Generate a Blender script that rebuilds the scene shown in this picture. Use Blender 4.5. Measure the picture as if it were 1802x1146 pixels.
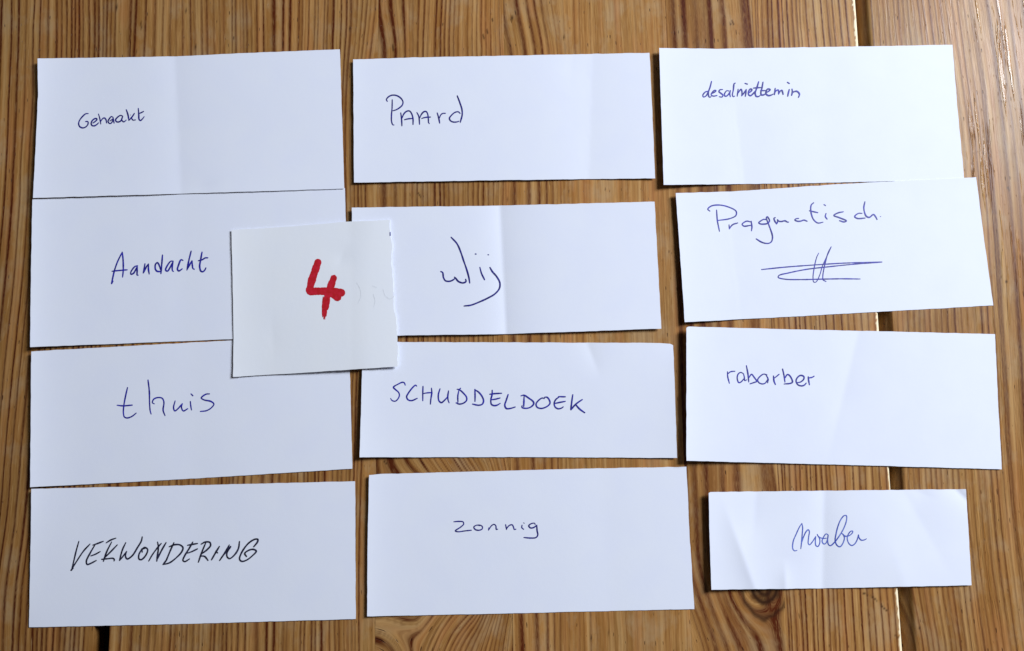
import bpy, math
import numpy as np
from mathutils import Matrix, Vector

scene = bpy.context.scene
for o in list(bpy.data.objects):
    bpy.data.objects.remove(o, do_unlink=True)

# ------------------------------------------------------------------ camera
PW, PH = 1802.0, 1146.0          # photograph size, used to turn its pixels into directions
FOC = 1301.0                     # focal length in photograph pixels (26 mm phone lens)
DIST = 0.50                      # phone held half a metre above the table
yc = np.array([-178.0, 11373.0, -FOC]); yc /= np.linalg.norm(yc)
xc = np.array([1.0, 0, 0]) - yc[0] * yc; xc /= np.linalg.norm(xc)
zc = np.cross(xc, yc)
M = np.stack([xc, yc, zc], 1)    # camera = M @ world
R = M.T                          # world = R @ camera
fwd = R @ np.array([0, 0, -1.0])
CAM = -DIST * fwd
cam_data = bpy.data.cameras.new('camera')
cam = bpy.data.objects.new('camera', cam_data)
scene.collection.objects.link(cam)
mw = Matrix([[*R[0], CAM[0]], [*R[1], CAM[1]], [*R[2], CAM[2]], [0, 0, 0, 1]])
cam.matrix_world = mw
cam_data.sensor_fit = 'HORIZONTAL'; cam_data.sensor_width = 36.0
cam_data.lens = FOC * 36.0 / PW
cam_data.clip_start = 0.01; cam_data.clip_end = 100
scene.camera = cam

# ------------------------------------------------------------------ light: one window up and to the right, dim room
world = bpy.data.worlds.new('World'); scene.world = world; world.use_nodes = True
bg = world.node_tree.nodes['Background']
bg.inputs['Color'].default_value = (1.0, 0.95, 0.90, 1)
bg.inputs['Strength'].default_value = 0.065
ld = bpy.data.lights.new('window_light', 'AREA')
ld.shape = 'RECTANGLE'; ld.size = 0.66; ld.size_y = 0.96
ld.energy = 107; ld.color = (0.87, 0.925, 1.0)
lo = bpy.data.objects.new('window_light', ld); scene.collection.objects.link(lo)
lo.location = (1.88, 1.03, 1.46)
lo.rotation_euler = (Vector((0, 0, 0)) - Vector(lo.location)).to_track_quat('-Z', 'Y').to_euler()

vs = scene.view_settings
scene.display_settings.display_device = 'sRGB'
vs.view_transform = 'Standard'; vs.look = 'None'; vs.exposure = 0.0; vs.gamma = 1.0
vs.use_curve_mapping = False
scene.render.engine = 'CYCLES'
scene.render.resolution_x = 1024; scene.render.resolution_y = 651

# ------------------------------------------------------------------ helpers
def px2w(x, y, z=0.0):
    """photograph pixel -> point on the horizontal plane at height z (metres)"""
    x = np.asarray(x, float); y = np.asarray(y, float); z = np.asarray(z, float)
    x, y, z = np.broadcast_arrays(x, y, z)
    d = np.stack([x - PW / 2, PH / 2 - y, -FOC * np.ones_like(x)], -1) @ R.T
    t = (z - CAM[2]) / d[..., 2]
    return CAM + d * t[..., None]

def w2px(X, Y, Z=0.0):
    X, Y, Z = np.broadcast_arrays(np.asarray(X, float), np.asarray(Y, float), np.asarray(Z, float))
    c = (np.stack([X, Y, Z], -1) - CAM) @ M.T
    return PW / 2 + FOC * c[..., 0] / -c[..., 2], PH / 2 - FOC * c[..., 1] / -c[..., 2]

def vnoise(x, y, seed):
    """smooth value noise, unit lattice, -1..1"""
    rng = np.random.RandomState(seed); T = rng.rand(64, 64) * 2 - 1
    xi = np.floor(x).astype(int); yi = np.floor(y).astype(int)
    fx = x - xi; fy = y - yi
    fx = fx * fx * (3 - 2 * fx); fy = fy * fy * (3 - 2 * fy)
    g = lambda a, b: T[a % 64, b % 64]
    return ((g(xi, yi) * (1 - fx) + g(xi + 1, yi) * fx) * (1 - fy)
            + (g(xi, yi + 1) * (1 - fx) + g(xi + 1, yi + 1) * fx) * fy)

def sstep(a, b, x):
    t = np.clip((x - a) / (b - a), 0, 1); return t * t * (3 - 2 * t)

def new_mesh(name, verts, faces, mat, parent=None, smooth=True):
    me = bpy.data.meshes.new(name)
    me.from_pydata([tuple(v) for v in verts], [], [tuple(int(i) for i in f) for f in faces])
    if smooth:
        me.polygons.foreach_set('use_smooth', [True] * len(me.polygons))
    me.update()
    if mat: me.materials.append(mat)
    o = bpy.data.objects.new(name, me); scene.collection.objects.link(o)
    if parent: o.parent = parent
    return o

def add_attr(o, name, vals):
    a = o.data.attributes.new(name, 'FLOAT', 'POINT')
    a.data.foreach_set('value', np.asarray(vals, np.float32))

class NT:
    def __init__(self, name):
        self.m = bpy.data.materials.new(name); self.m.use_nodes = True
        self.t = self.m.node_tree; self.b = self.t.nodes['Principled BSDF']
    def n(self, typ, **kw):
        nd = self.t.nodes.new(typ)
        for k, v in kw.items():
            if k.startswith('i_'):
                key = k[2:]
                key = int(key) if key.isdigit() else key.replace('_', ' ')
                if isinstance(v, bpy.types.NodeSocket): self.t.links.new(v, nd.inputs[key])
                else: nd.inputs[key].default_value = v
            else: setattr(nd, k, v)
        return nd
    def link(self, a, b): self.t.links.new(a, b)
    def math(self, op, a, b=0.0, clamp=False):
        nd = self.n('ShaderNodeMath', operation=op, i_0=a, i_1=b); nd.use_clamp = clamp
        return nd.outputs[0]
    def attr(self, name):
        return self.n('ShaderNodeAttribute', attribute_name=name).outputs['Fac']
    def mix(self, f, a, b, blend='MIX'):
        nd = self.n('ShaderNodeMix', data_type='RGBA', blend_type=blend)
        for s, v in ((0, f), (6, a), (7, b)):
            if isinstance(v, bpy.types.NodeSocket): self.t.links.new(v, nd.inputs[s])
            else: nd.inputs[s].default_value = v
        return nd.outputs[2]
    def ramp(self, f, a, b, lo=0.0, hi=1.0):
        nd = self.n('ShaderNodeMapRange', i_0=f, i_1=a, i_2=b, i_3=lo, i_4=hi)
        return nd.outputs[0]

# ------------------------------------------------------------------ pine wood
def wood_material():
    k = NT('varnished_pine')
    u, v = k.attr('grain_u'), k.attr('grain_v')         # millimetres across and along the bent grain
    late, tone, raw, knot = k.attr('late'), k.attr('tone'), k.attr('raw'), k.attr('knot')
    def vec(su, sv, w=0.0):
        return k.n('ShaderNodeCombineXYZ', i_0=k.math('MULTIPLY', u, su), i_1=k.math('MULTIPLY', v, sv), i_2=w).outputs[0]
    def noise(su, sv, w, det=2.0, rough=0.5):
        return k.n('ShaderNodeTexNoise', i_Vector=vec(su, sv, w), i_Scale=1.0, i_Detail=det, i_Roughness=rough).outputs[0]
    fib = noise(1.9, 0.075, 1.0, 3.0, 0.6)      # fine fibre streaks
    fib2 = noise(0.55, 0.02, 7.0, 2.0)          # broader streaks
    blot = noise(0.035, 0.016, 11.0, 3.0)       # blotchy stain
    rag = noise(2.4, 0.22, 17.0, 2.0)           # ragged edges of the rings
    early = k.mix(k.ramp(fib, 0.30, 0.72), (0.275, 0.125, 0.031, 1), (0.54, 0.300, 0.110, 1))
    early = k.mix(k.ramp(fib2, 0.35, 0.68, 0.0, 0.55), early, (0.285, 0.148, 0.042, 1))
    early = k.mix(k.ramp(blot, 0.40, 0.68, 0.0, 0.45), early, (0.40, 0.165, 0.042, 1))
    band = noise(0.20, 0.006, 23.0, 2.0, 0.6)   # broad pale and brown bands of growth
    early = k.mix(k.ramp(band, 0.36, 0.50, 0.55, 0.0), early, (0.245, 0.100, 0.020, 1))
    early = k.mix(k.ramp(band, 0.52, 0.66, 0.0, 0.55), early, (0.53, 0.320, 0.130, 1))
    worn = noise(0.055, 0.030, 83.0, 4.0, 0.62)  # rubbed, greyer patches and pinkish stain
    early = k.mix(k.ramp(worn, 0.50, 0.66, 0.0, 0.6), early, (0.43, 0.285, 0.150, 1))
    pink = noise(0.11, 0.012, 97.0, 3.0)
    early = k.mix(k.ramp(pink, 0.52, 0.70, 0.0, 0.6), early, (0.42, 0.175, 0.058, 1))
    lf = k.math('MULTIPLY', late, k.ramp(rag, 0.28, 0.55, 0.72, 1.2), clamp=True)
    col = k.mix(lf, early, (0.080, 0.014, 0.0030, 1))
    # pale dry fibre streaks
    dry = noise(1.2, 0.045, 29.0, 2.0)
    col = k.mix(k.ramp(dry, 0.66, 0.76, 0.0, 0.45), col, (0.58, 0.37, 0.17, 1))
    # resin ducts and small nicks: short dark dashes
    fl = noise(1.0, 0.16, 41.0, 0.0)
    col = k.mix(k.ramp(fl, 0.795, 0.83, 0.0, 0.85), col, (0.035, 0.010, 0.004, 1))
    col = k.mix(knot, col, (0.030, 0.010, 0.004, 1))
    tint = k.n('ShaderNodeMix', data_type='RGBA', blend_type='MULTIPLY'); tint.inputs[0].default_value = 1.0
    k.link(col, tint.inputs[6])
    tc = k.n('ShaderNodeCombineColor', i_0=tone, i_1=tone, i_2=tone); k.link(tc.outputs[0], tint.inputs[7])
    col = k.mix(raw, tint.outputs[2], (0.86, 0.73, 0.50, 1))
    k.link(col, k.b.inputs['Base Color'])
    # relief: soft spring wood worn lower than the rings, fibre texture, dents under the varnish
    coarse = k.attr('coarse')
    gou = k.ramp(noise(0.26, 0.0115, 57.0, 3.0, 0.62), 0.565, 0.62)
    h = k.math('ADD', k.math('MULTIPLY', late, 0.035), k.math('MULTIPLY', fib, 0.07))
    h = k.math('ADD', h, k.math('MULTIPLY', k.math('MULTIPLY', gou, coarse), 0.36))
    h = k.math('ADD', h, k.math('MULTIPLY', k.ramp(fl, 0.795, 0.83), -0.2))
    bump = k.n('ShaderNodeBump', i_Strength=0.85, i_Distance=0.001, i_Height=h)
    k.link(bump.outputs[0], k.b.inputs['Normal'])
    rgh = k.math('ADD', k.math('SUBTRACT', k.ramp(fib2, 0.3, 0.7, 0.32, 0.42), k.math('MULTIPLY', k.math('MULTIPLY', gou, coarse), 0.22)), k.math('MULTIPLY', raw, 0.35))
    k.link(rgh, k.b.inputs['Roughness'])
    k.b.inputs['Specular IOR Level'].default_value = 0.22
    return k.m
WOOD = wood_material()
kd = NT('gap_shade')  # near-black colour painting the shade behind the gaps
nz = kd.n('ShaderNodeTexNoise', i_Scale=60.0, i_Detail=3.0)
kd.link(kd.mix(nz.outputs[0], (0.012, 0.009, 0.007, 1), (0.025, 0.018, 0.012, 1)), kd.b.inputs['Base Color'])
kd.b.inputs['Roughness'].default_value = 0.9

def line_list(items, s_default=0.7):
    out = []
    for it in items:
        x, w, s = it[0], it[1], it[2]; y = it[3] if len(it) > 3 else 50
        out.append((float(px2w(x, y)[0]) * 1000, w / 2.6 / 2 * 1.35, min(s * 1.2, 1.0)))
    return out

def simple(xs, w=2.6, s=0.6, seed=1):
    rng = np.random.RandomState(seed)
    return [(x, w * rng.uniform(.7, 1.3), s * rng.uniform(.7, 1.25)) for x in xs]

table = bpy.data.objects.new('table', None); scene.collection.objects.link(table)
table['label'] = 'varnished pine table top of glued boards with knots and an open crack'
table['category'] = 'table'

NICKS = [(1519, 1044, 1527, 1047), (1533, 1049, 1543, 1057), (1550, 1066, 1561, 1075), (1575, 1119, 1581, 1121), (106, 38, 118, 38.5), (613, 46, 618, 54),
         (850, 62, 852, 69), (857, 53, 858, 59), (896, 30, 902, 32), (866, 33, 867, 38), (736, 340, 740, 346), (893, 352, 897, 357), (1288, 37, 1291, 43), (1284, 41, 1286, 43),
         (1040, 1117, 1040.5, 1124), (1071, 1115, 1071.5, 1118), (691, 80, 692, 90), (240, 92, 238.5, 97), (327, 17, 328, 23), (248, 42, 249, 48), (344, 82, 345, 85), (205, 13, 208, 17),
         (676, 812, 681, 817), (1617, 1104, 1621, 1108), (1794, 612, 1797, 613), (1770, 496, 1773, 497), (992, 65, 993, 70), (1773, 330, 1776, 334)]
Y0, Y1 = -0.42, 0.46
def plank(xl, xr, lines, warp, seed, dy=0.004, fine=(4.0, 0.35), tone=1.0, left_edge=None, right_edge=None,
          left_round=0.0, raw_edge=False, coarse=0.0, knots=(), dx=0.0005, yr=(Y0, Y1)):
    """one board; xl/xr metres; lines (mm, halfwidth, strength); warp(px,py)->mm shift of the grain"""
    nx = max(int((xr - xl) / dx), 8); ny = int((yr[1] - yr[0]) / dy)
    s = np.linspace(0, 1, nx + 1); Y = np.linspace(*yr, ny + 1)
    SL = np.full(ny + 1, xl); SR = np.full(ny + 1, xr)
    if left_edge: SL = SL + left_edge(Y)
    if right_edge: SR = SR + right_edge(Y)
    X = SL[:, None] + (SR - SL)[:, None] * s[None, :]
    YY = np.repeat(Y[:, None], nx + 1, 1)
    px, py = w2px(X, YY)
    xm, ym = X * 1000, YY * 1000
    u = xm - warp(px, py)
    u = u + 1.9 * vnoise(xm / 45 + 3, ym / 130 + seed, seed) + 0.6 * vnoise(xm / 14, ym / 42, seed + 1) \
          + 0.12 * vnoise(xm / 3.0, ym / 9, seed + 2)
    u = u - (1.9 * vnoise(xm / 45 + 3, 0 * ym + 218 / 130 + seed, seed))     # keep the measured far end in place
    knotv = np.zeros_like(u)
    for (kx, ky_, a, asp, dark) in knots:
        c = px2w(kx, ky_) * 1000
        du, dv = xm - c[0], (ym - c[1]) * asp
        r2 = du * du + dv * dv
        if dark: u = u + du * (-a * a / (r2 + 0.25 * a * a))
        else:
            k_ = sstep(1.0, 0.55, np.sqrt(r2) / a); u = u * (1 - k_) + (c[0] + 0.75 * np.sqrt(r2)) * k_
        if dark:
            rr = np.sqrt(r2) / a
            knotv = np.maximum(knotv, np.clip((0.72 + 0.10 * vnoise(xm / 3, ym / 3, 5) - rr) * 9, 0, 1)
                               * (0.85 + 0.15 * np.sin(rr * 26)))
            knotv = np.maximum(knotv, 0.75 * np.exp(-((rr - 0.98 - 0.12 * vnoise(xm / 5, ym / 5, 8)) / 0.10) ** 2))
    late = np.zeros_like(u)
    for (ax, ay, bx, by) in NICKS:                        # nicks and old resin streaks in the surface
        if not (px.min() - 5 < ax < px.max() + 5): continue
        L2 = (bx - ax) ** 2 + (by - ay) ** 2
        tt = np.clip(((px - ax) * (bx - ax) + (py - ay) * (by - ay)) / L2, 0, 1)
        knotv = np.maximum(knotv, 0.9 * np.exp(-(np.hypot(px - ax - tt * (bx - ax), py - ay - tt * (by - ay)) / 1.3) ** 2))
    amp = 0.88 + 0.30 * vnoise(xm / 6, ym / 80, seed + 3)
    lo_, hi_ = u.min(), u.max()
    if fine:                                             # faint year rings between the strong ones
        rng = np.random.RandomState(seed + 9); c = lo_ - 3
        while c < hi_ + 3:
            c += fine[0] / 2.6 * rng.uniform(0.55, 1.6)
            lines = lines + [(c, rng.uniform(.25, .6), fine[1] * rng.uniform(.35, 1.2))]
    for (c, w, st) in lines:
        d = (u - c) / w
        m = np.abs(d) < 5
        if not m.any(): continue
        dm = d[m]
        late[m] = np.maximum(late[m], st * np.where(dm < 0, np.exp(-(dm / 1.35) ** 2), np.exp(-(dm / 0.8) ** 2)))
    late = np.clip(late * amp, 0, 1)
    Z = 0.00001 * late + 0.00012 * vnoise(xm / 30, ym / 160, seed + 4)
    el, er = (X - SL[:, None]) * 1000, (SR[:, None] - X) * 1000
    Z = Z - 0.00003 * np.exp(-(el / 0.5) ** 2) - 0.00003 * np.exp(-(er / 0.5) ** 2)
    if left_round:
        t = np.clip(1 - el / left_round, 0, 1)
        Z = Z - left_round * 0.001 * (1 - np.sqrt(np.clip(1 - t * t, 0, 1))) * 2.4
    raw = np.zeros_like(u)
    if raw_edge:
        wdt = 1.9 + 0.9 * vnoise(ym / 7, 0 * xm, 71) + 0.8 * vnoise(ym / 1.9, xm / 2, 72) + 0.9 * vnoise(ym / 90, 0 * xm, 73)
        wdt = np.clip(wdt, 0.9, 5)
        raw = np.clip((wdt - er) * 2.2, 0, 1)
        Z = Z - np.clip(1.25 - er, 0, 2) * 0.0007
    tn = tone * (1 + 0.09 * vnoise(xm / 40, ym / 120, seed + 5))
    # build, with sides going down
    n1 = nx + 1
    top = np.stack([X, YY, Z], -1).reshape(-1, 3)
    j, i = np.meshgrid(np.arange(ny), np.arange(nx), indexing='ij')
    a = (j * n1 + i).ravel()
    F = np.stack([a, a + 1, a + n1 + 1, a + n1], 1)
    ring = np.concatenate([np.arange(nx), np.arange(ny) * n1 + nx, ny * n1 + nx - np.arange(nx), (ny - np.arange(ny)) * n1])
    lip = top[ring].copy(); skirt = top[ring].copy(); skirt[:, 2] = -0.024
    skirt[:, 0] += np.where(skirt[:, 0] < (xl + xr) / 2, 1, -1) * 0.006      # made-up undercut, keeps light off the walls so gaps stay black
    base = len(top); nr_ = len(ring); kk = np.arange(len(ring)); nk = (kk + 1) % len(ring)
    S = np.stack([base + nk, base + kk, base + nr_ + kk, base + nr_ + nk], 1)
    V = np.concatenate([top, lip, skirt])
    me = bpy.data.meshes.new('plank')
    me.vertices.add(len(V)); me.vertices.foreach_set('co', V.astype(np.float32).ravel())
    FF = np.concatenate([F, S]).astype(np.int32)
    me.loops.add(FF.size); me.loops.foreach_set('vertex_index', FF.ravel())
    me.polygons.add(len(FF)); me.polygons.foreach_set('loop_start', np.arange(len(FF), dtype=np.int32) * 4)
    me.polygons.foreach_set('use_smooth', np.concatenate([np.ones(len(F), bool), np.zeros(len(S), bool)]))
    me.update(calc_edges=True)
    me.materials.append(WOOD)
    o = bpy.data.objects.new('plank', me); scene.collection.objects.link(o); o.parent = table
    ext = lambda A: np.concatenate([A.ravel(), A.ravel()[ring], A.ravel()[ring]])
    add_attr(o, 'grain_u', ext(u + seed * 37.0)); add_attr(o, 'grain_v', ext(ym + seed * 211.0))
    add_attr(o, 'late', ext(late)); add_attr(o, 'tone', ext(tn)); add_attr(o, 'raw', ext(raw)); add_attr(o, 'knot', ext(knotv))
    add_attr(o, 'coarse', ext(np.full_like(u, 1.0) * coarse) if np.isscalar(coarse) else ext(coarse(px, py)))
    return o

JX = lambda x: float(px2w(x, 573)[0])                 # glue joints, read at mid height of the photograph
G2 = 0.00004
nowarp = lambda px, py: 0 * px
def hole(sign):                                        # a split that opens towards the near edge
    return lambda Y: sign * 0.0045 * sstep(1000, 1065, w2px(0 * Y - 0.27, Y)[1])

lA = line_list(simple([2, 20, 33, 46, 60, 71, 85, 100, 109, 118, 127, 133, 140, 146.5, 156.5, 166.5, 174, 182.5, 189, 196.5, 204],
                      3.0, .85, 3) + simple(range(-150, 0, 15), 3.5, .7, 4) + [(231, 5, .9)])
plank(JX(-85), JX(208) - G2, lA, lambda px, py: (3 * np.sin(py / 210.0) - 3 * np.sin(50 / 210.)) - 5.0 * sstep(820, 1150, py) * sstep(140, 0, px), 11,
      right_edge=hole(-1.45), tone=0.90, fine=(9, .25))  # lower tone stands for the weaker sheen on the left side
lB = line_list(simple([256.5, 273, 287.5, 301, 311, 322, 335.5, 343, 355, 364, 376, 386, 393, 408, 414, 422, 427, 433, 441, 451],
                      3.0, .55, 5) + [(239, 4, .8), (256, 3, .7), (273, 5, .6), (335.5, 3, .8), (414, 3, .8), (433, 3, .8), (463, 2.5, .8), (482, 6, .75), (498, 4, .9), (510, 4, .9)]
               + simple([525, 531, 542, 553, 559, 571, 577], 2.6, .65, 6) + [(587, 4, .9)]
               + simple([600, 609, 616.5, 626.5, 635, 643, 650, 658], 3, .6, 7))
plank(JX(208) + G2, JX(663) - G2, lB,
      lambda px, py: 6 * sstep(200, 0, py) * sstep(585, 650, px) - 6 * .84 * sstep(585, 650, px) + 1.6 * np.sin(py / 260.0) * sstep(230, 400, px),
      12, left_edge=hole(.75), dy=0.003, fine=(7, .20), tone=.98)  # tone also held down here for the sheen fading leftwards
lC = line_list([(672, 8, .95), (693, 6, .9), (713, 4, .8), (728, 3, .5), (737, 3, .7), (747, 3, .7), (755, 2.5, .5), (768, 3, .9), (777, 3, .75), (784, 3, .7), (792, 3, .75)]
               + simple(range(800, 886, 8), 2.4, .6, 8) + simple(range(560, 668, 16), 5, .9, 9))
def warpC(px, py):
    w = 5.0 * (sstep(0, 100, py) - .5) * sstep(735, 680, px)
    b = 50.0 * np.exp(-((py - 962) / 122.0) ** 2) * sstep(650, 745, px) * (1 - 0.75 * sstep(830, 905, px))
    return w + b
plank(JX(663) + G2, JX(894.5) - G2, lC, warpC, 13, dy=0.0013, knots=[(652, 1185, 42.0, 0.85, False)], tone=1.05)
lD = line_list([(891, 8, .85), (917, 7, .7), (935, 5, .7), (948, 4, .65), (960, 4, .5)]
               + simple([969, 977, 984, 993, 1000, 1011, 1020], 2.6, .36, 10) + simple(range(1030, 1170, 9), 2.0, .22, 11))
plank(JX(894.5) + G2, JX(1194) - G2, lD,
      lambda px, py: (5.2 * sstep(-10, 110, py) - 2.6) * sstep(1010, 960, px), 14, dy=0.003, fine=(5, .22), tone=1.10)
lE = line_list([(1166, 3, .5), (1174, 4, .5), (1188, 9, .7), (1206, 9, .75), (1227, 10, .7), (1240, 14, .5), (1252, 8, .9), (1274, 9, .9), (1291, 3, .25), (1313, 14, .7), (1320, 6, .8)])
def warpE(px, py):
    return 2.5 * np.sin(py / 170.0 + 1.0) - 2.5 * np.sin(50 / 170. + 1) + 14 * sstep(960, 1170, py)
plank(JX(1194) + G2, JX(1354) - G2, lE, warpE, 15, dy=0.0013, fine=(6.0, .3), knots=[(1345, 1030, 15.0, 0.75, True)], tone=1.08)
lF = line_list(simple([1324, 1331, 1335, 1343, 1353, 1360, 1371, 1377.5, 1386.5, 1396, 1404, 1410, 1421, 1434, 1447.5, 1458.5, 1468.5, 1481, 1493], 2.4, .85, 12)
               + simple(range(1505, 1560, 11), 2.4, .7, 13))
plank(JX(1354) + G2, JX(1547), lF, lambda px, py: 1.5 * np.sin(py / 300.), 16, dy=0.0012, raw_edge=True, fine=(5, .25), tone=1.10)
lG = line_list(simple([1521, 1528, 1537, 1548, 1557, 1566, 1577, 1586, 1594, 1602, 1611, 1620, 1629, 1640, 1650, 1660, 1670, 1681, 1691, 1702, 1712], 2.6, .6, 14)
               + [(1744, 6, .55, 350), (1772, 6, .55, 350), (1788, 5, .5, 350), (1810, 6, .5, 350), (1835, 6, .6, 350), (1860, 6, .6, 350)])
def warpG(px, py):
    return 9.0 * np.exp(-((py - 1160) / 85.) ** 2) * np.exp(-np.clip(px - 1590, 0, 900) / 55.) + 2.2 * np.sin(py / 190.) - 0.6
plank(JX(1558), JX(1950), lG, warpG, 17, dy=0.0016, left_round=6.0, fine=(4.5, .25), tone=1.0,
      coarse=lambda px, py: 0.15 + 0.85 * sstep(1660, 1730, px) * (0.35 + 0.65 * sstep(520, 250, py)))
# boards just beyond the frame
plank(JX(-380), JX(-85) - G2, line_list(simple(range(-420, -80, 14), 3.5, .7, 21)), nowarp, 18, dy=0.006, dx=0.0008)
plank(JX(1950) + G2, JX(2220), line_list(simple(range(1900, 2220, 14), 3.5, .6, 22)), nowarp, 19, dy=0.006, dx=0.0008)
# added unseen slab under the boards, its near-black colour is the cracks' shade
xa, xb = JX(-370), JX(2210)
vv = [(x, y, z) for z in (-0.045, -0.0242) for y in (Y0 + .01, Y1 - .01) for x in (xa, xb)]
new_mesh('gap_backing', vv, [(0, 2, 3, 1), (4, 5, 7, 6), (0, 1, 5, 4), (2, 6, 7, 3), (0, 4, 6, 2), (1, 3, 7, 5)], kd.m, table, False)

# ------------------------------------------------------------------ paper
def paper_material(name, col, col2, bump=0.10):
    k = NT(name)
    tc = k.n('ShaderNodeTexCoord').outputs['Object']
    n1 = k.n('ShaderNodeTexNoise', i_Vector=tc, i_Scale=45.0, i_Detail=3.0)
    n2 = k.n('ShaderNodeTexNoise', i_Vector=tc, i_Scale=1400.0, i_Detail=3.0)
    n3 = k.n('ShaderNodeTexNoise', i_Vector=tc, i_Scale=330.0, i_Detail=2.0)
    c = k.mix(k.ramp(n1.outputs[0], .35, .65), col, col2)
    c = k.mix(k.ramp(n2.outputs[0], .3, .7, 0, .05), c, (0.70, 0.70, 0.74, 1))
    k.link(c, k.b.inputs['Base Color'])
    h = k.math('ADD', n2.outputs[0], k.math('MULTIPLY', n3.outputs[0], 1.5))
    b = k.n('ShaderNodeBump', i_Strength=bump, i_Distance=0.0001, i_Height=h)
    k.link(b.outputs[0], k.b.inputs['Normal'])
    k.b.inputs['Roughness'].default_value = 0.75
    k.b.inputs['Specular IOR Level'].default_value = 0.25
    return k.m
PAPER = paper_material('white_paper', (0.785, 0.818, 0.950, 1), (0.80, 0.832, 0.945, 1))
CARD = paper_material('drawing_card', (0.83, 0.86, 0.935, 1), (0.84, 0.865, 0.925, 1), 0.16)

def ink_material(name, dark, light, rough=0.45):
    k = NT(name)
    tc = k.n('ShaderNodeTexCoord').outputs['Object']
    n = k.n('ShaderNodeTexNoise', i_Vector=tc, i_Scale=420.0, i_Detail=2.0)
    k.link(k.mix(k.ramp(n.outputs[0], .38, .66), dark, light), k.b.inputs['Base Color'])
    k.b.inputs['Roughness'].default_value = rough
    return k.m
INK = {'blue': ink_material('blue_ink', (0.010, 0.009, 0.22, 1), (0.025, 0.024, 0.42, 1)),
       'navy': ink_material('navy_ink', (0.009, 0.007, 0.14, 1), (0.018, 0.016, 0.27, 1)),
       'black': ink_material('black_ink', (0.008, 0.008, 0.022, 1), (0.024, 0.026, 0.070, 1)),
       'pale': ink_material('pale_blue_ink', (0.04, 0.07, 0.42, 1), (0.13, 0.19, 0.62, 1)),
       'red': ink_material('red_marker', (0.50, 0.009, 0.016, 1), (0.60, 0.013, 0.038, 1)),
       'pencil': ink_material('pencil', (0.74, 0.77, 0.83, 1), (0.79, 0.82, 0.89, 1))}

def resample(pts, t):
    """points along a polyline at fractions t of its length"""
    p = np.asarray(pts, float); d = np.r_[0, np.cumsum(np.hypot(*np.diff(p, axis=0).T))]; d /= d[-1]
    # soften with a cubic-ish easing only through piecewise linear; edges are nearly straight anyway
    return np.stack([np.interp(t, d, p[:, 0]), np.interp(t, d, p[:, 1])], -1)

def catmull(pts, step):
    p = np.asarray(pts, float)
    if len(p) == 2:
        n = max(int(np.hypot(*(p[1] - p[0])) / step), 2); t = np.linspace(0, 1, n)[:, None]
        return p[0] * (1 - t) + p[1] * t
    q = np.vstack([2 * p[0] - p[1], p, 2 * p[-1] - p[-2]]); out = []
    for i in range(1, len(q) - 2):
        P0, P1, P2, P3 = q[i - 1], q[i], q[i + 1], q[i + 2]
        k = [0.0]
        for a, b in ((P0, P1), (P1, P2), (P2, P3)): k.append(k[-1] + max(np.hypot(*(b - a)), 1e-6) ** 0.5)
        n = max(int(np.hypot(*(P2 - P1)) / step), 2)
        t = np.linspace(k[1], k[2], n, endpoint=False)[:, None]
        A1 = (k[1] - t) / (k[1] - k[0]) * P0 + (t - k[0]) / (k[1] - k[0]) * P1
        A2 = (k[2] - t) / (k[2] - k[1]) * P1 + (t - k[1]) / (k[2] - k[1]) * P2
        A3 = (k[3] - t) / (k[3] - k[2]) * P2 + (t - k[2]) / (k[3] - k[2]) * P3
        B1 = (k[2] - t) / (k[2] - k[0]) * A1 + (t - k[0]) / (k[2] - k[0]) * A2
        B2 = (k[3] - t) / (k[3] - k[1]) * A2 + (t - k[1]) / (k[3] - k[1]) * A3
        out.append((k[2] - t) / (k[2] - k[1]) * B1 + (t - k[1]) / (k[2] - k[1]) * B2)
    out.append(p[-1][None]); return np.vstack(out)

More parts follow.
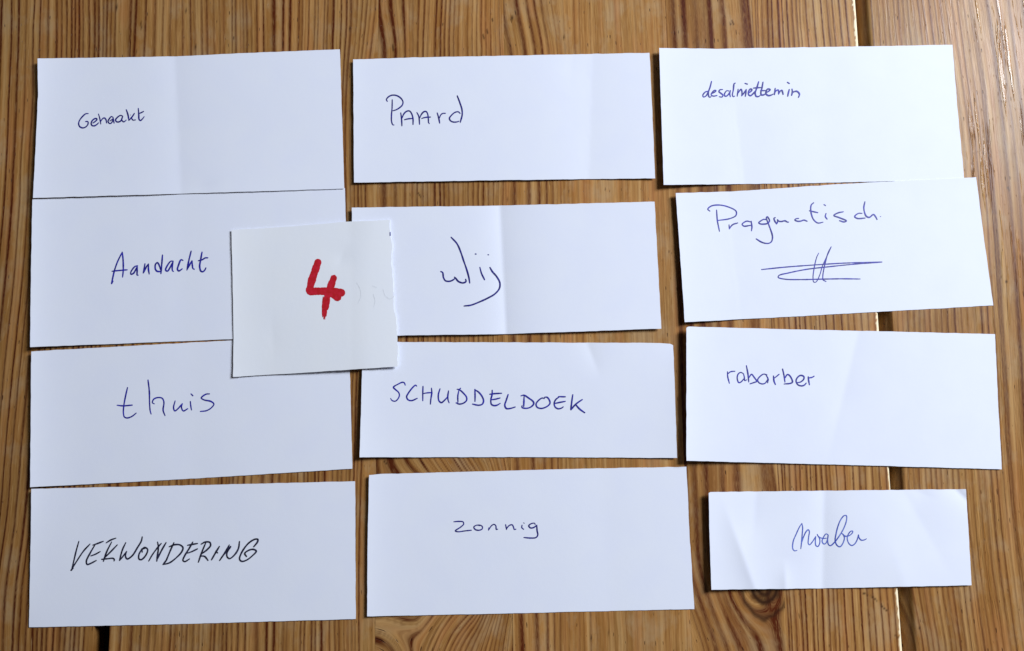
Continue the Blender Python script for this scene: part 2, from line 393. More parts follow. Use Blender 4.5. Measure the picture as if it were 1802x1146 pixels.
MM = 2.6   # photograph pixels per millimetre, near enough for sheet shapes
def height_fn(top, bot, left, right, base=0.35, L=(0, 0), Ld=26, Rr=(0, 0), T=(0, 0), B=(0, 0), creases=(), seed=0, noise=0.10, extra=None):
    """height of a sheet in mm above the table, as a function of photograph pixel"""
    xl0, xl1 = left[0][0], left[-1][0]; xr0, xr1 = right[0][0], right[-1][0]
    yl0, yl1 = left[0][1], left[-1][1]; yr0, yr1 = right[0][1], right[-1][1]
    def f(x, y):
        t = np.clip((y - (yl0 + yr0) / 2) / ((yl1 + yl1) / 2 - (yl0 + yr0) / 2), 0, 1)
        xa = xl0 + (xl1 - xl0) * t; xb = xr0 + (xr1 - xr0) * t
        s = np.clip((x - xa) / (xb - xa), 0, 1)
        ya = yl0 + (yr0 - yl0) * s; yb = yl1 + (yr1 - yl1) * s
        dl, dr = np.clip(x - xa, 0, None) / MM, np.clip(xb - x, 0, None) / MM
        dt, db = np.clip(y - ya, 0, None) / MM, np.clip(yb - y, 0, None) / MM
        z = base + (L[0] * (1 - t) + L[1] * t) * np.exp(-dl / Ld) + (Rr[0] * (1 - t) + Rr[1] * t) * np.exp(-dr / 22)
        z = z + (T[0] * (1 - s) + T[1] * s) * np.exp(-dt / 18) + (B[0] * (1 - s) + B[1] * s) * np.exp(-db / 18)
        for (x0, y0, x1, y1, A, w, *rest) in creases:
            asym, mode, soft = (list(rest) + [1.0, 0, 0.4][len(rest):])      # mode: 0 right across, 1 fades in at its start, 2 fades out at its end
            dx, dy = x1 - x0, y1 - y0; ln = math.hypot(dx, dy)
            d = ((x - x0) * dy - (y - y0) * dx) / ln / MM       # + to the right of a line drawn downwards ( dy>0 )
            a = ((x - x0) * dx + (y - y0) * dy) / ln
            win = 1.0
            if mode & 1: win = win * sstep(-0.10 * ln, 0.65 * ln, a)
            if mode & 2: win = win * sstep(1.10 * ln, 0.35 * ln, a)
            dd = np.sqrt(d * d + soft * soft)
            ww = np.where(d > 0, w * asym, w)
            z = z - win * A * np.exp(-dd / ww)
        z = z + noise * vnoise(x / 150 + seed, y / 130, seed) + 0.4 * noise * vnoise(x / 60, y / 55 + seed, seed + 1)
        if extra is not None: z = z + extra(x, y)
        return z
    return f

def sheet(word, label, top, right, bottom, left, hf, strokes, ink='blue', mat=PAPER, width=2.2, torn=None, group='handwritten paper slips',
          name='paper_slip', cat='paper slip', thick=0.13, part='handwriting', extra_parts=(), jit=0.30, drop=None):
    """top: left->right, right: top->bottom, bottom: left->right, left: top->bottom (photograph pixels)"""
    seed = sum(map(ord, word))
    wpx = abs(top[-1][0] - top[0][0]); hpx = abs(left[-1][1] - left[0][1])
    nx, ny = int(wpx / 3.4), int(hpx / 3.4)
    s, t = np.linspace(0, 1, nx + 1), np.linspace(0, 1, ny + 1)
    Tt, Bb, Ll, Rr_ = resample(top, s), resample(bottom, s), resample(left, t), resample(right, t)
    S, Tm = np.meshgrid(s, t)
    e = lambda a: a[..., None]
    P = e(1 - Tm) * Tt[None] + e(Tm) * Bb[None] + e(1 - S) * Ll[:, None] + e(S) * Rr_[:, None] \
        - (e((1 - S) * (1 - Tm)) * Tt[0] + e(S * (1 - Tm)) * Tt[-1] + e((1 - S) * Tm) * Bb[0] + e(S * Tm) * Bb[-1])
    # hand-cut edges: a wandering blade
    for edge, idx, ax in ((0, np.s_[0, :], 1), (1, np.s_[-1, :], 1), (2, np.s_[:, 0], 0), (3, np.s_[:, -1], 0)):
        q = P[idx]
        run = q[:, 1 - ax]
        j = jit * (vnoise(run / 14, 0 * run + edge * 7.3, seed) + 0.5 * vnoise(run / 5, 0 * run + edge * 3.1, seed + 1))
        if torn is not None and edge == torn:
            j = 0.7 * vnoise(run / 16, 0 * run, seed + 2) + 0.6 * vnoise(run / 6, 0 * run, seed + 3) + 0.4 * vnoise(run / 2.6, 0 * run, seed + 4)
        q[:, ax] += j
        P[idx] = q
    if drop is None: drop = 0.28 - hf(P[..., 0], P[..., 1]).min()
    hf0 = hf; hf = lambda x, y: hf0(x, y) + drop
    Z = hf(P[..., 0], P[..., 1]) / 1000
    W = px2w(P[..., 0], P[..., 1], Z)
    org = W.reshape(-1, 3).mean(0); org[2] = 0
    topv = (W - org).reshape(-1, 3); botv = topv.copy(); botv[:, 2] -= thick / 1000
    n1 = nx + 1; N = len(topv)
    j, i = np.meshgrid(np.arange(ny), np.arange(nx), indexing='ij'); a = (j * n1 + i).ravel()
    F = np.stack([a, a + n1, a + n1 + 1, a + 1], 1); Fb = F[:, ::-1] + N
    ring = np.concatenate([np.arange(nx), np.arange(ny) * n1 + nx, ny * n1 + nx - np.arange(nx), (ny - np.arange(ny)) * n1])
    # separate rim vertices keep the cut edge crisp
    rt, rb = topv[ring], botv[ring]; base = 2 * N; K = len(ring); kk = np.arange(K); nk = (kk + 1) % K
    S_ = np.stack([base + kk, base + nk, base + K + nk, base + K + kk], 1)
    o = new_mesh(name, np.concatenate([topv, botv, rt, rb]), np.concatenate([F, Fb, S_]), mat)
    o.location = org
    o['label'] = label; o['category'] = cat
    if group: o['group'] = group
    if strokes: ribbon(o, org, part, strokes, hf, INK[ink], width)
    for (pn, st, ik, wd) in extra_parts: ribbon(o, org, pn, st, hf, INK[ik], wd)
    return o

def ribbon(parent, org, name, strokes, hf, mat, width):
    V, F = [], []; rng = np.random.RandomState(len(strokes) * 7 + 3); lift = 0.045
    for st in strokes:
        wsc = 1.0; taper = 0.75
        if isinstance(st, tuple): st, wsc = st[0], st[1]; taper = 1.0 if wsc > 2 else 0.75
        c = catmull(st, 1.1)
        n = len(c)
        tg = np.gradient(c, axis=0); tg /= np.maximum(np.hypot(*tg.T), 1e-6)[:, None]
        nr = np.stack([-tg[:, 1], tg[:, 0]], 1)
        q = np.linspace(0, 1, n)
        hw = width * (1.13 if wsc < 2 else 1.10) * wsc / 2 * (1 + 0.13 * vnoise(np.arange(n) / 9.0 + rng.rand() * 60, 0 * q, 91) + 0.07 * vnoise(np.arange(n) / 2.5, 0 * q + 3, 92))
        hw = hw * (taper + (1 - taper) * np.minimum(1, np.minimum(q * n, (1 - q) * n) / 5.0))
        l, r = c + nr * hw[:, None], c - nr * hw[:, None]
        b = len(V); ks = []
        ramp = lift + np.arange(n) * 0.00012
        zz = hf(c[:, 0], c[:, 1])
        for pts in (l, r):
            Wp = px2w(pts[:, 0], pts[:, 1], (hf(pts[:, 0], pts[:, 1]) + ramp) / 1000) - org
            V.extend(Wp.tolist())
        for i in range(n - 1): F.append((b + i, b + n + i, b + n + i + 1, b + i + 1))
        for end, sgn in ((0, -1), (n - 1, 1)):          # round caps
            ang = np.linspace(-math.pi / 2, math.pi / 2, 7)
            cp = c[end] + hw[end] * (np.cos(ang)[:, None] * tg[end] * sgn + np.sin(ang)[:, None] * nr[end])
            Wp = px2w(cp[:, 0], cp[:, 1], (hf(cp[:, 0], cp[:, 1]) + ramp[end]) / 1000) - org
            bb = len(V); V.extend(Wp.tolist())
            f = tuple(range(bb, bb + 7)); F.append(f if sgn < 0 else f[::-1])
        lift += 0.006
    # make every face look up
    Va = np.array(V)
    F2 = []
    for f in F:
        p0, p1, p2 = Va[f[0]], Va[f[1]], Va[f[2]]
        F2.append(f if np.cross(p1 - p0, p2 - p0)[2] > 0 else f[::-1])
    me = bpy.data.meshes.new(name); me.from_pydata(V, [], F2); me.update(); me.materials.append(mat)
    o = bpy.data.objects.new(name, me); scene.collection.objects.link(o); o.parent = parent
    return o

def Z_(x0, y0, s, lists):
    out = []
    for st in lists:
        w = None
        if isinstance(st, tuple): st, w = st
        p = [(x0 + a / s, y0 + b / s) for a, b in st]
        out.append((p, w) if w else p)
    return out
def dot(x, y, r=4): return [(x - r, y), (x + r, y + r * .3)]

#--WRITING--
W_GEHAAKT = Z_(130, 180, 12.87, [
 [(325,258),(270,262),(190,330),(125,420),(108,490),(135,555),(200,582),(270,560),(318,500),(322,450),(295,435),(265,440)],
 [(435,470),(490,430),(522,395),(515,372),(470,375),(415,420),(392,485),(415,530),(465,535),(520,505),(558,468)],
 [(558,268),(585,360),(610,495)], [(612,430),(640,385),(685,355),(725,390),(742,470)],
 [(890,345),(850,325),(800,380),(775,430),(795,475),(835,482),(875,430),(890,345)], [(890,345),(900,410),(912,472)], [(820,425),(880,380)],
 [(1108,318),(1060,298),(990,340),(945,400),(965,440),(1010,448),(1065,420),(1104,325)], [(1104,325),(1085,400),(1130,445),(1185,405)],
 [(1188,170),(1225,280),(1248,410)], [(1370,255),(1320,330),(1255,405)], [(1300,350),(1340,405),(1395,400)], (dot(1285,288,3), .6),
 [(1460,140),(1470,260),(1480,390),(1510,415),(1560,370),(1592,328)], [(1490,250),(1540,230),(1578,208)]])
W_PAARD = Z_(670, 150, 11.26, [
 [(228,290),(225,450),(213,600),(215,720),(240,785),(262,790)],
 [(132,320),(112,290),(150,235),(220,200),(310,205),(395,255),(440,325),(430,390),(370,450),(300,490),(240,508)],
 [(397,550),(412,660),(420,805)], [(425,650),(455,575),(510,520),(570,512),(615,570),(640,670),(640,780)], [(470,685),(540,668),(630,660)],
 [(717,542),(755,620),(770,775)], [(775,650),(800,590),(850,530),(900,522),(930,570),(945,680),(948,740),(965,762)], [(812,660),(880,640),(985,632)],
 [(1120,550),(1150,650),(1168,750)], [(1165,650),(1190,590),(1230,560),(1282,558)],
 [(1575,560),(1540,528),(1470,540),(1400,600),(1362,655),(1380,700),(1430,728),(1500,730),(1550,715)],
 [(1518,212),(1570,350),(1610,480),(1615,590),(1590,690),(1578,735)]])
W_DESAL = Z_(1230, 135, 9.484, [
 [(160,245),(110,255),(65,310),(75,340),(120,320),(155,255)], [(210,80),(185,180),(158,260),(165,330),(180,345),(200,335)],
 [(205,285),(260,260),(285,235),(262,228),(220,265),(205,305),(240,325),(300,315)],
 [(395,215),(350,220),(335,250),(370,280),(400,310),(385,340),(340,335)],
 [(500,240),(465,235),(425,295),(435,325),(470,320),(515,260),(525,232)], [(525,232),(515,290),(525,335)],
 [(608,108),(590,115),(575,220),(560,310),(575,335),(595,325)],
 [(655,210),(640,325)], [(645,290),(680,235),(705,210),(720,260),(715,320)],
 [(715,320),(755,270),(790,215)], [(790,215),(785,270),(775,328)], [(770,112),(812,125)],
 [(825,275),(870,245),(885,215),(860,205),(830,250),(830,300),(860,318),(900,290),(940,240)],
 [(998,85),(970,180),(940,280),(960,330),(1000,330),(1020,315)], [(912,190),(970,185),(1030,182)],
 [(1070,92),(1055,180),(1035,270),(1045,305),(1090,300),(1125,270)], [(1030,232),(1110,232)],
 [(1115,270),(1170,240),(1190,215),(1150,205),(1125,240),(1120,285),(1160,315),(1215,305),(1240,290)],
 [(1275,195),(1262,300)], [(1265,270),(1295,230),(1325,222),(1332,290)], [(1332,290),(1360,240),(1385,228),(1408,295)],
 [(1510,215),(1495,270),(1485,325)], [(1478,92),(1512,115)],
 [(1555,205),(1562,250),(1550,310)], [(1555,275),(1590,250),(1640,245),(1680,290),(1665,345)]])
W_AANDACHT = Z_(185, 430, 9.01, [
 [(100,625),(115,560),(150,410),(200,270),(272,125)], [(272,125),(285,250),(288,400),(277,520)], [(110,428),(200,418),(350,405)], [(105,625),(125,585)],
 [(515,340),(470,355),(405,450),(410,475),(450,460),(510,350)], [(510,350),(508,420),(510,490),(525,490)],
 [(632,310),(620,380),(605,455)], [(610,450),(660,350),(688,312)], [(688,312),(688,400),(700,472)],
 [(882,410),(855,325),(830,292),(800,315),(798,395),(825,428),(888,432)], [(910,170),(900,300),(885,465)],
 [(1080,268),(1040,270),(970,370),(960,410),(990,425),(1040,350),(1078,275)], [(1078,275),(1065,350),(1070,420),(1085,430)],
 [(1235,255),(1205,245),(1165,330),(1148,400),(1170,422),(1222,390)],
 [(1365,108),(1330,250),(1298,408)], [(1300,400),(1350,310),(1378,262)], [(1378,262),(1385,340),(1395,385),(1415,395)],
 [(1537,125),(1515,250),(1500,350),(1520,425),(1550,435),(1580,410),(1598,375)], [(1480,260),(1540,245),(1590,215),(1628,215)]])
W_THUIS = Z_(195, 660, 9.01, [
 [(265,200),(235,330),(205,500),(200,600),(215,665),(255,682),(330,660),(402,605)], [(100,480),(190,490),(340,478)],
 [(590,80),(610,250),(615,450),(625,570),(640,620)], [(690,458),(660,440),(680,385),(750,358),(815,370),(842,430),(830,560),(860,645)],
 [(1020,412),(995,520),(1015,570),(1060,540),(1135,455)], [(1135,455),(1120,510),(1150,570),(1220,535)],
 [(1262,420),(1268,490),(1280,555)], [(1272,300),(1302,330)],
 [(1565,300),(1510,305),(1435,365),(1480,395),(1590,420),(1635,460),(1600,515),(1520,565),(1420,578)]])
W_WIJ = Z_(765, 405, 7.9, [
 [(85,577),(110,590),(122,660),(150,705),(210,712),(260,690),(290,665)], [(275,655),(290,668),(330,715),(395,735),(435,715),(430,685)],
 [(228,100),(310,190),(360,300),(400,420),(445,550),(475,660),(487,735)],
 [(628,518),(650,600),(693,690)], dot(570,333,5), dot(745,343,4),
 [(768,520),(800,575),(860,645),(905,730),(900,810),(840,885),(740,945),(620,1000),(500,1045),(410,1055)]])
W_PRAG = Z_(1235, 350, 5.46, [
 [(142,108),(150,210),(170,312)], [(78,118),(58,100),(90,70),(170,60),(260,80),(330,120),(328,160),(270,190),(155,208)],
 [(262,250),(265,290)], [(265,288),(295,250),(345,232)],
 [(470,222),(430,215),(388,245),(405,262),(470,255)], [(475,215),(482,270),(478,308)],
 [(1075,38),(1052,60),(1050,130),(1075,200),(1115,232),(1165,225)], [(1035,115),(1115,133)],
 [(1195,140),(1188,170),(1205,195)], [(1175,55),(1190,65)],
 [(1360,125),(1310,135),(1270,160),(1320,180),(1390,212),(1370,222),(1325,210)],
 [(1540,140),(1505,140),(1470,170),(1495,188),(1570,185)],
 [(1568,28),(1558,90),(1580,165),(1610,178),(1650,150),(1670,170),(1685,198)], (dot(1718,170,2), .7)]) + Z_(1330, 370, 16.38, [
 [(285,272),(235,262),(160,300),(88,360),(140,395),(240,400),(340,380),(400,310),(375,235),(330,185),(308,220),(335,310),(365,385),(430,560),(475,700),(485,810),(455,905),(390,950),(290,955),(170,920),(15,825)],
 [(565,215),(530,225),(545,300),(605,395)], [(605,395),(632,340),(630,270)], [(630,275),(665,315),(740,325),(850,305),(900,335),(945,345)],
 [(1240,238),(1180,240),(1130,275),(1180,310),(1280,318),(1395,285),(1485,318)]])
W_SIGN = Z_(1330, 425, 7.835, [
 [(80,388),(400,355),(800,325),(1200,300),(1740,283)],
 [(1740,285),(1400,310),(1000,350),(700,385),(450,435),(320,470),(310,495),(400,520),(600,526),(900,520),(1200,515),(1440,518)],
 ([(868,160),(840,220),(805,370),(790,500),(800,560),(830,560),(880,470),(920,340),(970,230),(1040,75)], .8),
 [(1040,75),(990,180),(950,330),(925,480),(930,530),(968,552)]])
W_SCHUD = Z_(675, 660, 9.484, [
 [(362,170),(345,130),(315,122),(240,155),(165,205),(200,245),(250,290),(265,340),(240,400),(195,438),(140,425),(118,392)],
 [(552,185),(535,170),(490,205),(410,310),(385,365),(410,415),(470,428),(562,390)],
 [(658,190),(655,300),(655,430)], [(800,220),(805,300),(790,400),(782,488)], [(665,310),(735,298),(800,295)],
 [(942,232),(915,330),(925,430),(965,462),(1010,430),(1070,365)], [(1085,265),(1072,360),(1078,420),(1095,465)],
 [(1260,250),(1240,350),(1242,455)], [(1228,238),(1265,245),(1330,300),(1385,370),(1385,425),(1330,472),(1260,485),(1212,465)], [(1285,222),(1255,250)],
 [(1525,240),(1528,340),(1527,440)], [(1528,250),(1580,280),(1640,350),(1670,430),(1650,485),(1590,505),(1485,485)]]) + Z_(845, 670, 9.01, [
 [(192,152),(190,220),(170,310),(180,375),(220,395),(270,388),(318,360)], [(155,215),(240,205),(340,200)], [(182,302),(250,292),(315,275)],
 [(445,220),(415,310),(392,390),(415,440),(470,442),(555,418)],
 [(698,250),(692,410)], [(650,240),(695,230),(770,275),(845,335),(850,370),(800,420),(730,438),(665,425),(665,398)],
 [(1020,282),(985,275),(930,310),(888,370),(905,420),(970,440),(1060,410),(1108,360),(1095,300),(1060,262),(1025,262)],
 [(1250,260),(1200,300),(1175,360),(1190,415),(1235,445),(1290,435),(1318,415)], [(1245,252),(1350,256)], [(1185,360),(1260,345),(1350,328)],
 [(1470,222),(1455,330),(1440,460)], [(1445,462),(1500,390),(1560,340),(1620,300)], [(1515,378),(1580,450),(1660,508)]])
W_RABARBER = Z_(1270, 635, 10.297, [
 [(105,200),(110,290),(140,408)], [(110,240),(160,200),(240,190)],
 [(390,230),(345,212),(300,240),(282,320),(310,395),(350,385),(400,330)], [(395,235),(410,290),(420,360),(455,345)],
 [(448,88),(475,230),(492,385)], [(500,300),(540,245),(590,300),(635,375),(600,390),(515,418)],
 [(820,255),(760,242),(690,290),(652,350),(680,400),(740,420),(790,405),(835,340)], [(805,255),(840,330),(835,400)], [(835,300),(850,350)],
 [(940,275),(950,370),(975,430)], [(955,315),(1000,280),(1040,245)],
 [(1105,150),(1130,260),(1148,385)], [(1150,310),(1190,250),(1230,265),(1285,385),(1250,408),(1135,420)],
 [(1370,395),(1430,385),(1490,330),(1490,285),(1430,265),(1370,310),(1350,370),(1385,435),(1450,455),(1500,440),(1532,405)],
 [(1570,290),(1578,360),(1592,435)], [(1580,310),(1640,300),(1675,280)]])
W_VERW = Z_(115, 935, 10.01, [
 [(238,178),(190,350),(150,520),(110,690)], [(98,690),(180,560),(320,350),(435,225)], ([(100,688),(135,650)], 1.3),
 [(525,235),(440,380),(370,530),(385,585),(440,570),(545,515)], [(485,245),(570,215),(668,178)], [(450,435),(530,405),(615,358)],
 [(815,190),(730,360),(670,530)], [(720,205),(800,155),(890,122)], [(915,240),(800,360),(690,470)], [(640,495),(740,485),(840,478),(865,500),(858,522)],
 [(1065,200),(1005,330),(955,510)], [(955,515),(1010,450),(1080,355)], [(1080,355),(1060,440),(1090,488),(1180,430),(1270,290),(1340,170),(1355,100)],
 [(1355,370),(1355,320),(1400,285),(1450,320),(1420,420),(1340,500),(1300,490),(1295,420),(1350,310)], ([(1360,310),(1420,290)], 1.3),
 [(1470,525),(1530,420),(1640,270),(1690,215)], [(1625,190),(1640,280),(1625,420),(1612,525)], [(1775,200),(1700,330),(1620,490)]]) + Z_(280, 935, 9.741, [
 [(255,195),(190,340),(120,510)], [(175,265),(270,230),(360,235),(410,280),(390,350),(300,450),(180,540),(70,570)], ([(70,570),(130,490)], 1.2),
 [(578,185),(520,290),(440,420),(410,500),(440,520),(522,475)], [(490,240),(570,225),(660,210)], [(490,375),(570,345),(658,302)],
 [(800,200),(730,370),(675,530)], [(725,220),(790,185),(870,190),(885,240),(830,310),(720,395)], [(710,425),(780,430),(840,500)],
 [(1035,260),(980,350),(900,490)], [(975,340),(1005,372)],
 [(1205,235),(1120,380),(1040,500)], [(1040,500),(1110,400),(1230,265)], ([(1225,265),(1175,330)], 1.5),
 [(1230,265),(1165,370),(1170,440),(1210,468),(1290,410),(1360,300),(1380,175)],
 [(1625,265),(1690,180),(1695,140),(1650,135),(1540,200),(1420,360),(1382,480),(1420,515),(1500,495),(1600,420),(1668,340),(1620,310),(1540,325),(1470,380),(1500,432)]])
W_ZONNIG = Z_(790, 905, 10.6, [
 [(92,142),(180,135),(265,145),(275,185),(220,240),(120,312),(165,328),(300,312),(418,300)],
 [(575,215),(520,205),(465,240),(490,285),(560,300),(620,275),(625,235),(585,205),(540,200)],
 [(745,255),(740,298)], [(745,290),(790,220),(840,190),(875,215),(885,285),(908,280)],
 [(1058,195),(1075,285)], [(1078,270),(1120,215),(1180,198),(1205,240),(1220,285),(1250,280)],
 [(1365,205),(1360,250),(1395,282)], ([(1390,160),(1410,170)], .6),
 [(1610,195),(1600,170),(1540,175),(1490,215),(1520,255),(1580,250),(1640,205)], [(1640,205),(1645,300),(1658,390),(1625,435),(1530,445),(1400,435)]])
W_NOABER = Z_(1385, 895, 12.01, [
 [(210,885),(160,895),(122,850),(130,700),(190,550),(270,380),(315,315)], [(315,315),(330,400),(320,560),(305,740),(292,850)],
 [(300,750),(350,600),(410,480),(450,448),(472,480),(455,620),(450,740),(475,768),(540,700),(610,590)],
 [(610,590),(600,680),(610,780),(650,805),(690,740),(690,640),(650,570),(640,548)], [(650,575),(700,615),(760,632),(830,628)],
 [(870,560),(830,535),(780,590),(742,690),(770,745),(810,745),(850,680),(872,560)],
 [(872,560),(860,680),(880,765),(920,785),(1000,720),(1100,590),(1200,420),(1260,240),(1255,150),(1210,150),(1140,230),(1080,370),(1035,550),(1020,680),(1060,780),(1120,808),(1180,740),(1215,620),(1190,550),(1165,530)],
 [(1165,530),(1220,580),(1300,580),(1380,520),(1390,480),(1350,480),(1290,560),(1275,640),(1310,740),(1370,782),(1430,750),(1480,670),(1512,555)],
 [(1512,555),(1525,620),(1570,668),(1630,665),(1680,640)]])
S4 = 8.49
W_FOUR = Z_(520, 440, S4, [
 ([(335,185),(300,290),(262,400),(232,500),(215,600)], 104 / S4), ([(215,595),(222,618),(262,622)], 112 / S4),
 ([(225,618),(330,617),(460,618),(580,628),(685,640)], 108 / S4), ([(560,655),(600,690),(625,705)], 118 / S4),
 ([(572,420),(535,520),(490,640),(462,760),(445,860)], 92 / S4), ([(445,850),(438,920),(432,962)], 66 / S4),
 ([(545,395),(535,430)], 26 / S4), ([(585,385),(572,430)], 30 / S4), ([(602,400),(590,440)], 22 / S4),
 ([(415,700),(405,830),(404,960),(408,1000)], 14 / S4), ([(430,930),(425,1030)], 16 / S4), ([(447,930),(440,1038)], 10 / S4), ([(462,900),(455,985)], 18 / S4),
 ([(640,700),(672,735)], 20 / S4), ([(650,735),(640,752)], 22 / S4), ([(495,720),(502,790)], 20 / S4)])

#--SHEETS--
def build(word, label, top, right, bottom, left, strokes, ink, width=2.2, hk=None, **kw):
    hf = height_fn(top, bottom, left, right, seed=sum(map(ord, word)) % 50, **(hk or {}))
    return sheet(word, label, top, right, bottom, left, hf, strokes, ink, width=width, **kw)
V = lambda *a: a
build('Gehaakt', 'white paper slip with a soft fold, handwritten Gehaakt in navy ink',
      [(66,103),(180,101.5),(310,99.5),(420,94),(598,87)], [(598,87),(602,210),(606,332)], [(58,348.5),(370,339.5),(606,332)], [(66,103),(67,165),(63,250),(58,348.5)],
      W_GEHAAKT, 'navy', 2.2, dict(L=(3.0, 2.4), Ld=20, B=(.9, .4), creases=[(306, 90, 318, 350, .8, 12, 1.6, 0, 1.6), (320, 342, 390, 318, .35, 4, 1, 3, .8)]))
build('Aandacht', 'white paper slip handwritten Aandacht, tucked under the corner of the red number card',
      [(57,350.5),(370,340.5),(607,331)], [(607,331),(613,588)], [(53,611),(410,597),(613,588)], [(57,350.5),(54.5,480),(53,611)],
      W_AANDACHT, 'blue', 2.4, dict(L=(2.4, 2.9), Ld=20, B=(.3, .3), creases=[(318, 340, 322, 600, .5, 22, 1, 0, 7)]))
build('thuis', 'white paper slip handwritten thuis, lying below the slip that reads Aandacht',
      [(55,618.5),(410,599),(614,591)], [(614,591),(617,700),(620,825)], [(53,857.5),(330,843),(620,825)], [(55,618.5),(54,740),(53,857.5)],
      W_THUIS, 'blue', 2.3, dict(L=(2.6, 2.6), Ld=20, creases=[(335, 595, 340, 850, .5, 24, 1, 0, 8)]))
build('VERWONDERING', 'white paper slip lettered VERWONDERING in black ink capitals',
      [(55,860.5),(340,854),(625,847)], [(625,847),(626,1089.5)], [(51,1104),(330,1098),(626,1089.5)], [(55,860.5),(54,950),(51,1104)],
      W_VERW, 'black', 2.45, dict(L=(2.6, .2), Ld=18, creases=[(345, 850, 340, 1100, .5, 26, 1, 0, 8)]))
build('Paard', 'white paper slip handwritten Paard in large thin blue letters',
      [(621.5,105),(720,101.5),(1000,96),(1143,93)], [(1143,93),(1148,200),(1153,314)], [(623,321.5),(900,317),(1153,314)], [(621.5,105),(623,321.5)],
      W_PAARD, 'navy', 2.2, dict(L=(.9, .6), Ld=14, B=(.1, .5), creases=[(1040, 90, 1034, 320, 1.1, 18, 1.6, 0, 2.2), (1008, 85, 1000, 160, .25, 8, 1, 2, 1)]))
build('Wij', 'white paper slip with a sharp vertical fold, handwritten Wij, partly under the number card',
      [(619,365.5),(878,362),(1000,359),(1152,355)], [(1152,355),(1158,470),(1164,578.5)], [(625,594),(702,590.5),(885,588),(1164,578.5)], [(619,365.5),(625,594)],
      W_WIJ, 'navy', 2.6, dict(L=(.9, 1.2), Ld=18, T=(0, .3), B=(.3, .6), creases=[(879, 350, 891, 595, 1.6, 10, 1.4, 0, .15)]))
build('SCHUDDELDOEK', 'white paper slip with a bent corner, lettered SCHUDDELDOEK in blue capitals',
      [(638,601),(702,602),(950,603),(1150,603.5),(1180,605),(1184.5,608)], [(1184.5,608),(1186,640),(1188,700),(1191.5,806)], [(633,805),(900,804.5),(1191.5,806)], [(638,601),(637,660),(633,805)],
      W_SCHUD, 'blue', 2.3, dict(L=(1.0, 3.2), Ld=24, Rr=(1.0, 1.2), creases=[(1058, 668, 1028, 590, .55, 6, 1, 1, .5)],
                                 extra=lambda x, y: -1.1 * np.exp(-np.hypot(x - 1192, y - 600) / 34.0)))
build('zonnig', 'white paper slip handwritten zonnig in small wide-spaced blue letters',
      [(649.5,836),(665,834.5),(800,831),(1000,825.5),(1208,821.5)], [(1208,821.5),(1214,950),(1222,1072)], [(646,1085),(900,1079.5),(1222,1072)], [(649.5,836),(647,950),(646,1085)],
      W_ZONNIG, 'navy', 2.1, dict(L=(1.7, 1.6), Ld=16, creases=[(1060, 820, 1075, 1075, .5, 24, 1, 0, 7)]))
build('desalniettemin', 'white paper slip handwritten desalniettemin in small blue letters near its upper edge',
      [(1160,84.5),(1265,86),(1510,82),(1676,79)], [(1676,79),(1685,190),(1697,316)], [(1168,325.5),(1400,323),(1490,321),(1697,316)], [(1160,84.5),(1164,210),(1168,325.5)],
      W_DESAL, 'blue', 2.2, dict(L=(3.4, 3.6), Ld=28, creases=[(1285, 130, 1310, 345, .9, 15, 2, 1, 3), (1455, 80, 1450, 325, .35, 22, 1, 0, 7)]))
build('Pragmatisch', 'white paper slip handwritten Pragmatisch above a scribbled signature',
      [(1189,340),(1290,337),(1480,324),(1718,312)], [(1718,312),(1733,430),(1748,537.5)], [(1205,567),(1400,557),(1748,537.5)], [(1189,340),(1197,450),(1205,567)],
      W_PRAG, 'blue', 2.1, dict(L=(2.9, 3.2), Ld=28, T=(.2, .75), creases=[(1280, 335, 1300, 560, .55, 20, 1.6, 0, 5)]),
      extra_parts=[('signature', W_SIGN, 'blue', 1.9)])
build('rabarber', 'white paper slip with a slanting crease, handwritten rabarber in blue ink',
      [(1208,577),(1211,575),(1450,581),(1751,588)], [(1751,588),(1756,700),(1763,826)], [(1208,811),(1480,818),(1763,826)], [(1208,577),(1208,811)],
      W_RABARBER, 'blue', 2.2, dict(L=(3.9, 4.2), Ld=28, creases=[(1513, 575, 1452, 830, .85, 13, 1.0, 2, .7)]))
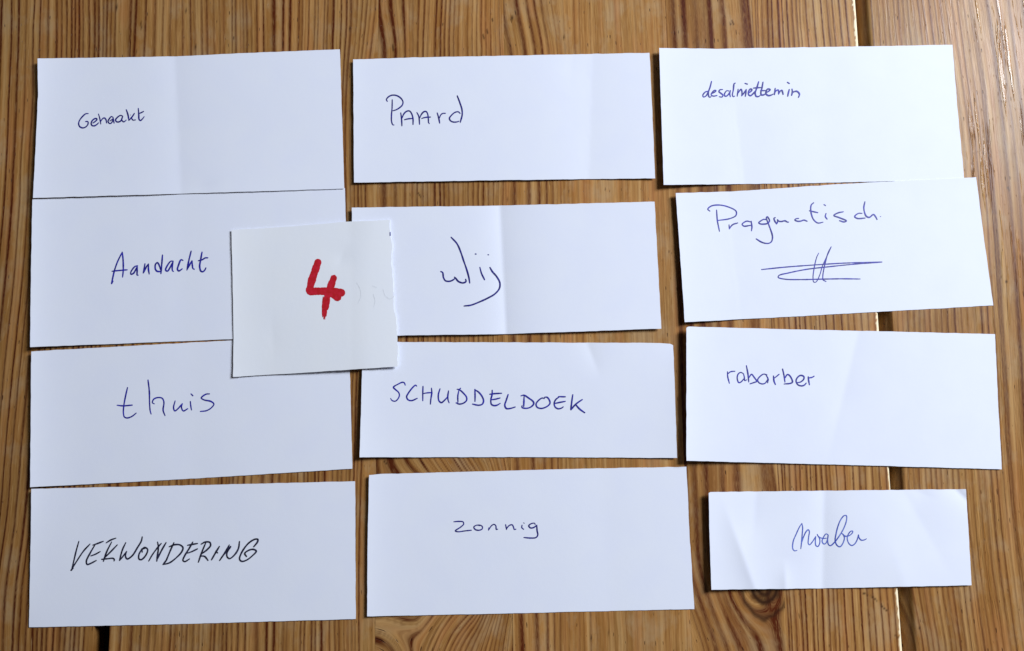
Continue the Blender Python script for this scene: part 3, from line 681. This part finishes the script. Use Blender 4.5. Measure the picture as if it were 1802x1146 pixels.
build('noaber', 'short crumpled paper slip handwritten noaber in pale blue ink',
      [(1247,868),(1250,866),(1480,863.5),(1700,861)], [(1700,861),(1704,930),(1710,1030)], [(1252,1038),(1480,1035),(1710,1030)], [(1247,868),(1249,950),(1252,1038)],
      W_NOABER, 'pale', 1.8, dict(base=.7, L=(2.8, 2.6), Ld=22, noise=.22,
                                  creases=[(1450, 850, 1447, 1050, 1.2, 10, 1.2, 0, .9), (1268, 870, 1335, 1055, -1.2, 8, 1.2, 1, .8), (1381, 985, 1383, 1050, -.8, 5, 1.0, 1, .5),
                                           (1332, 845, 1322, 965, .9, 11, 1.3, 2, 1.2), (1575, 840, 1690, 1040, .7, 16, 1.2, 2, 1.5), (1676, 855, 1706, 884, 1.0, 7, .5, 0, .5),
                                           (1590, 855, 1650, 880, .5, 7, 1, 3, .8), (1600, 1050, 1560, 930, -.4, 9, 1, 2, 2.5)]))
c_x = np.array([395, 412, 470, 600, 640, 720]); c_z = np.array([1.3, 1.35, 1.4, 3.1, 3.9, 3.9])
def card_z(x, y):
    e = 0.45 * np.exp(-np.hypot(x - 408, y - 663) / 40) + 0.35 * np.exp(-np.clip(x - 408, 0, 400) / 14.0)
    xx = x + 14 * np.sin((y - 400) / 90.0)
    zz = sum(np.interp(xx + o, c_x, c_z) for o in (-18, -9, 0, 9, 18)) / 5
    return zz + e - 0.25 * np.exp(-np.clip(700 - x, 0, 400) / 30.0)
build('4', 'square white card with a torn edge and a thick red marker 4',
      [(407,405),(500,399.5),(600,391),(686,387)], [(686,387),(686.5,405),(690,435),(689,462),(691.5,490),(693,540),(697,562),(700,600),(700,645)],
      [(410,663.5),(520,657),(700,645)], [(407,405),(409.5,500),(411,600),(410,663.5)],
      W_FOUR, 'red', 1.0, dict(base=0.0, noise=.10, extra=card_z, creases=[(612, 430, 590, 480, .35, 5, 1, 3, .6), (617, 400, 619, 660, .3, 12, 1, 0, 1.5), (478, 545, 482, 640, .2, 5, 1, 3, .6)]),
      mat=CARD, drop=0.0, torn=3, group=None, name='number_card', cat='card', thick=.30, part='numeral',
      extra_parts=[('pencil_mark', [[(628,498),(634,510),(635,522),(630,534)], [(657,518),(660,530),(658,540)], [(674,509),(678,520),(686,526),(693,522),(693,514)], [(655,503),(663,506)]], 'pencil', 1.0),
                   ('ink_fleck', [[(686.5,409),(686.5,415)]], 'navy', 2.2)])
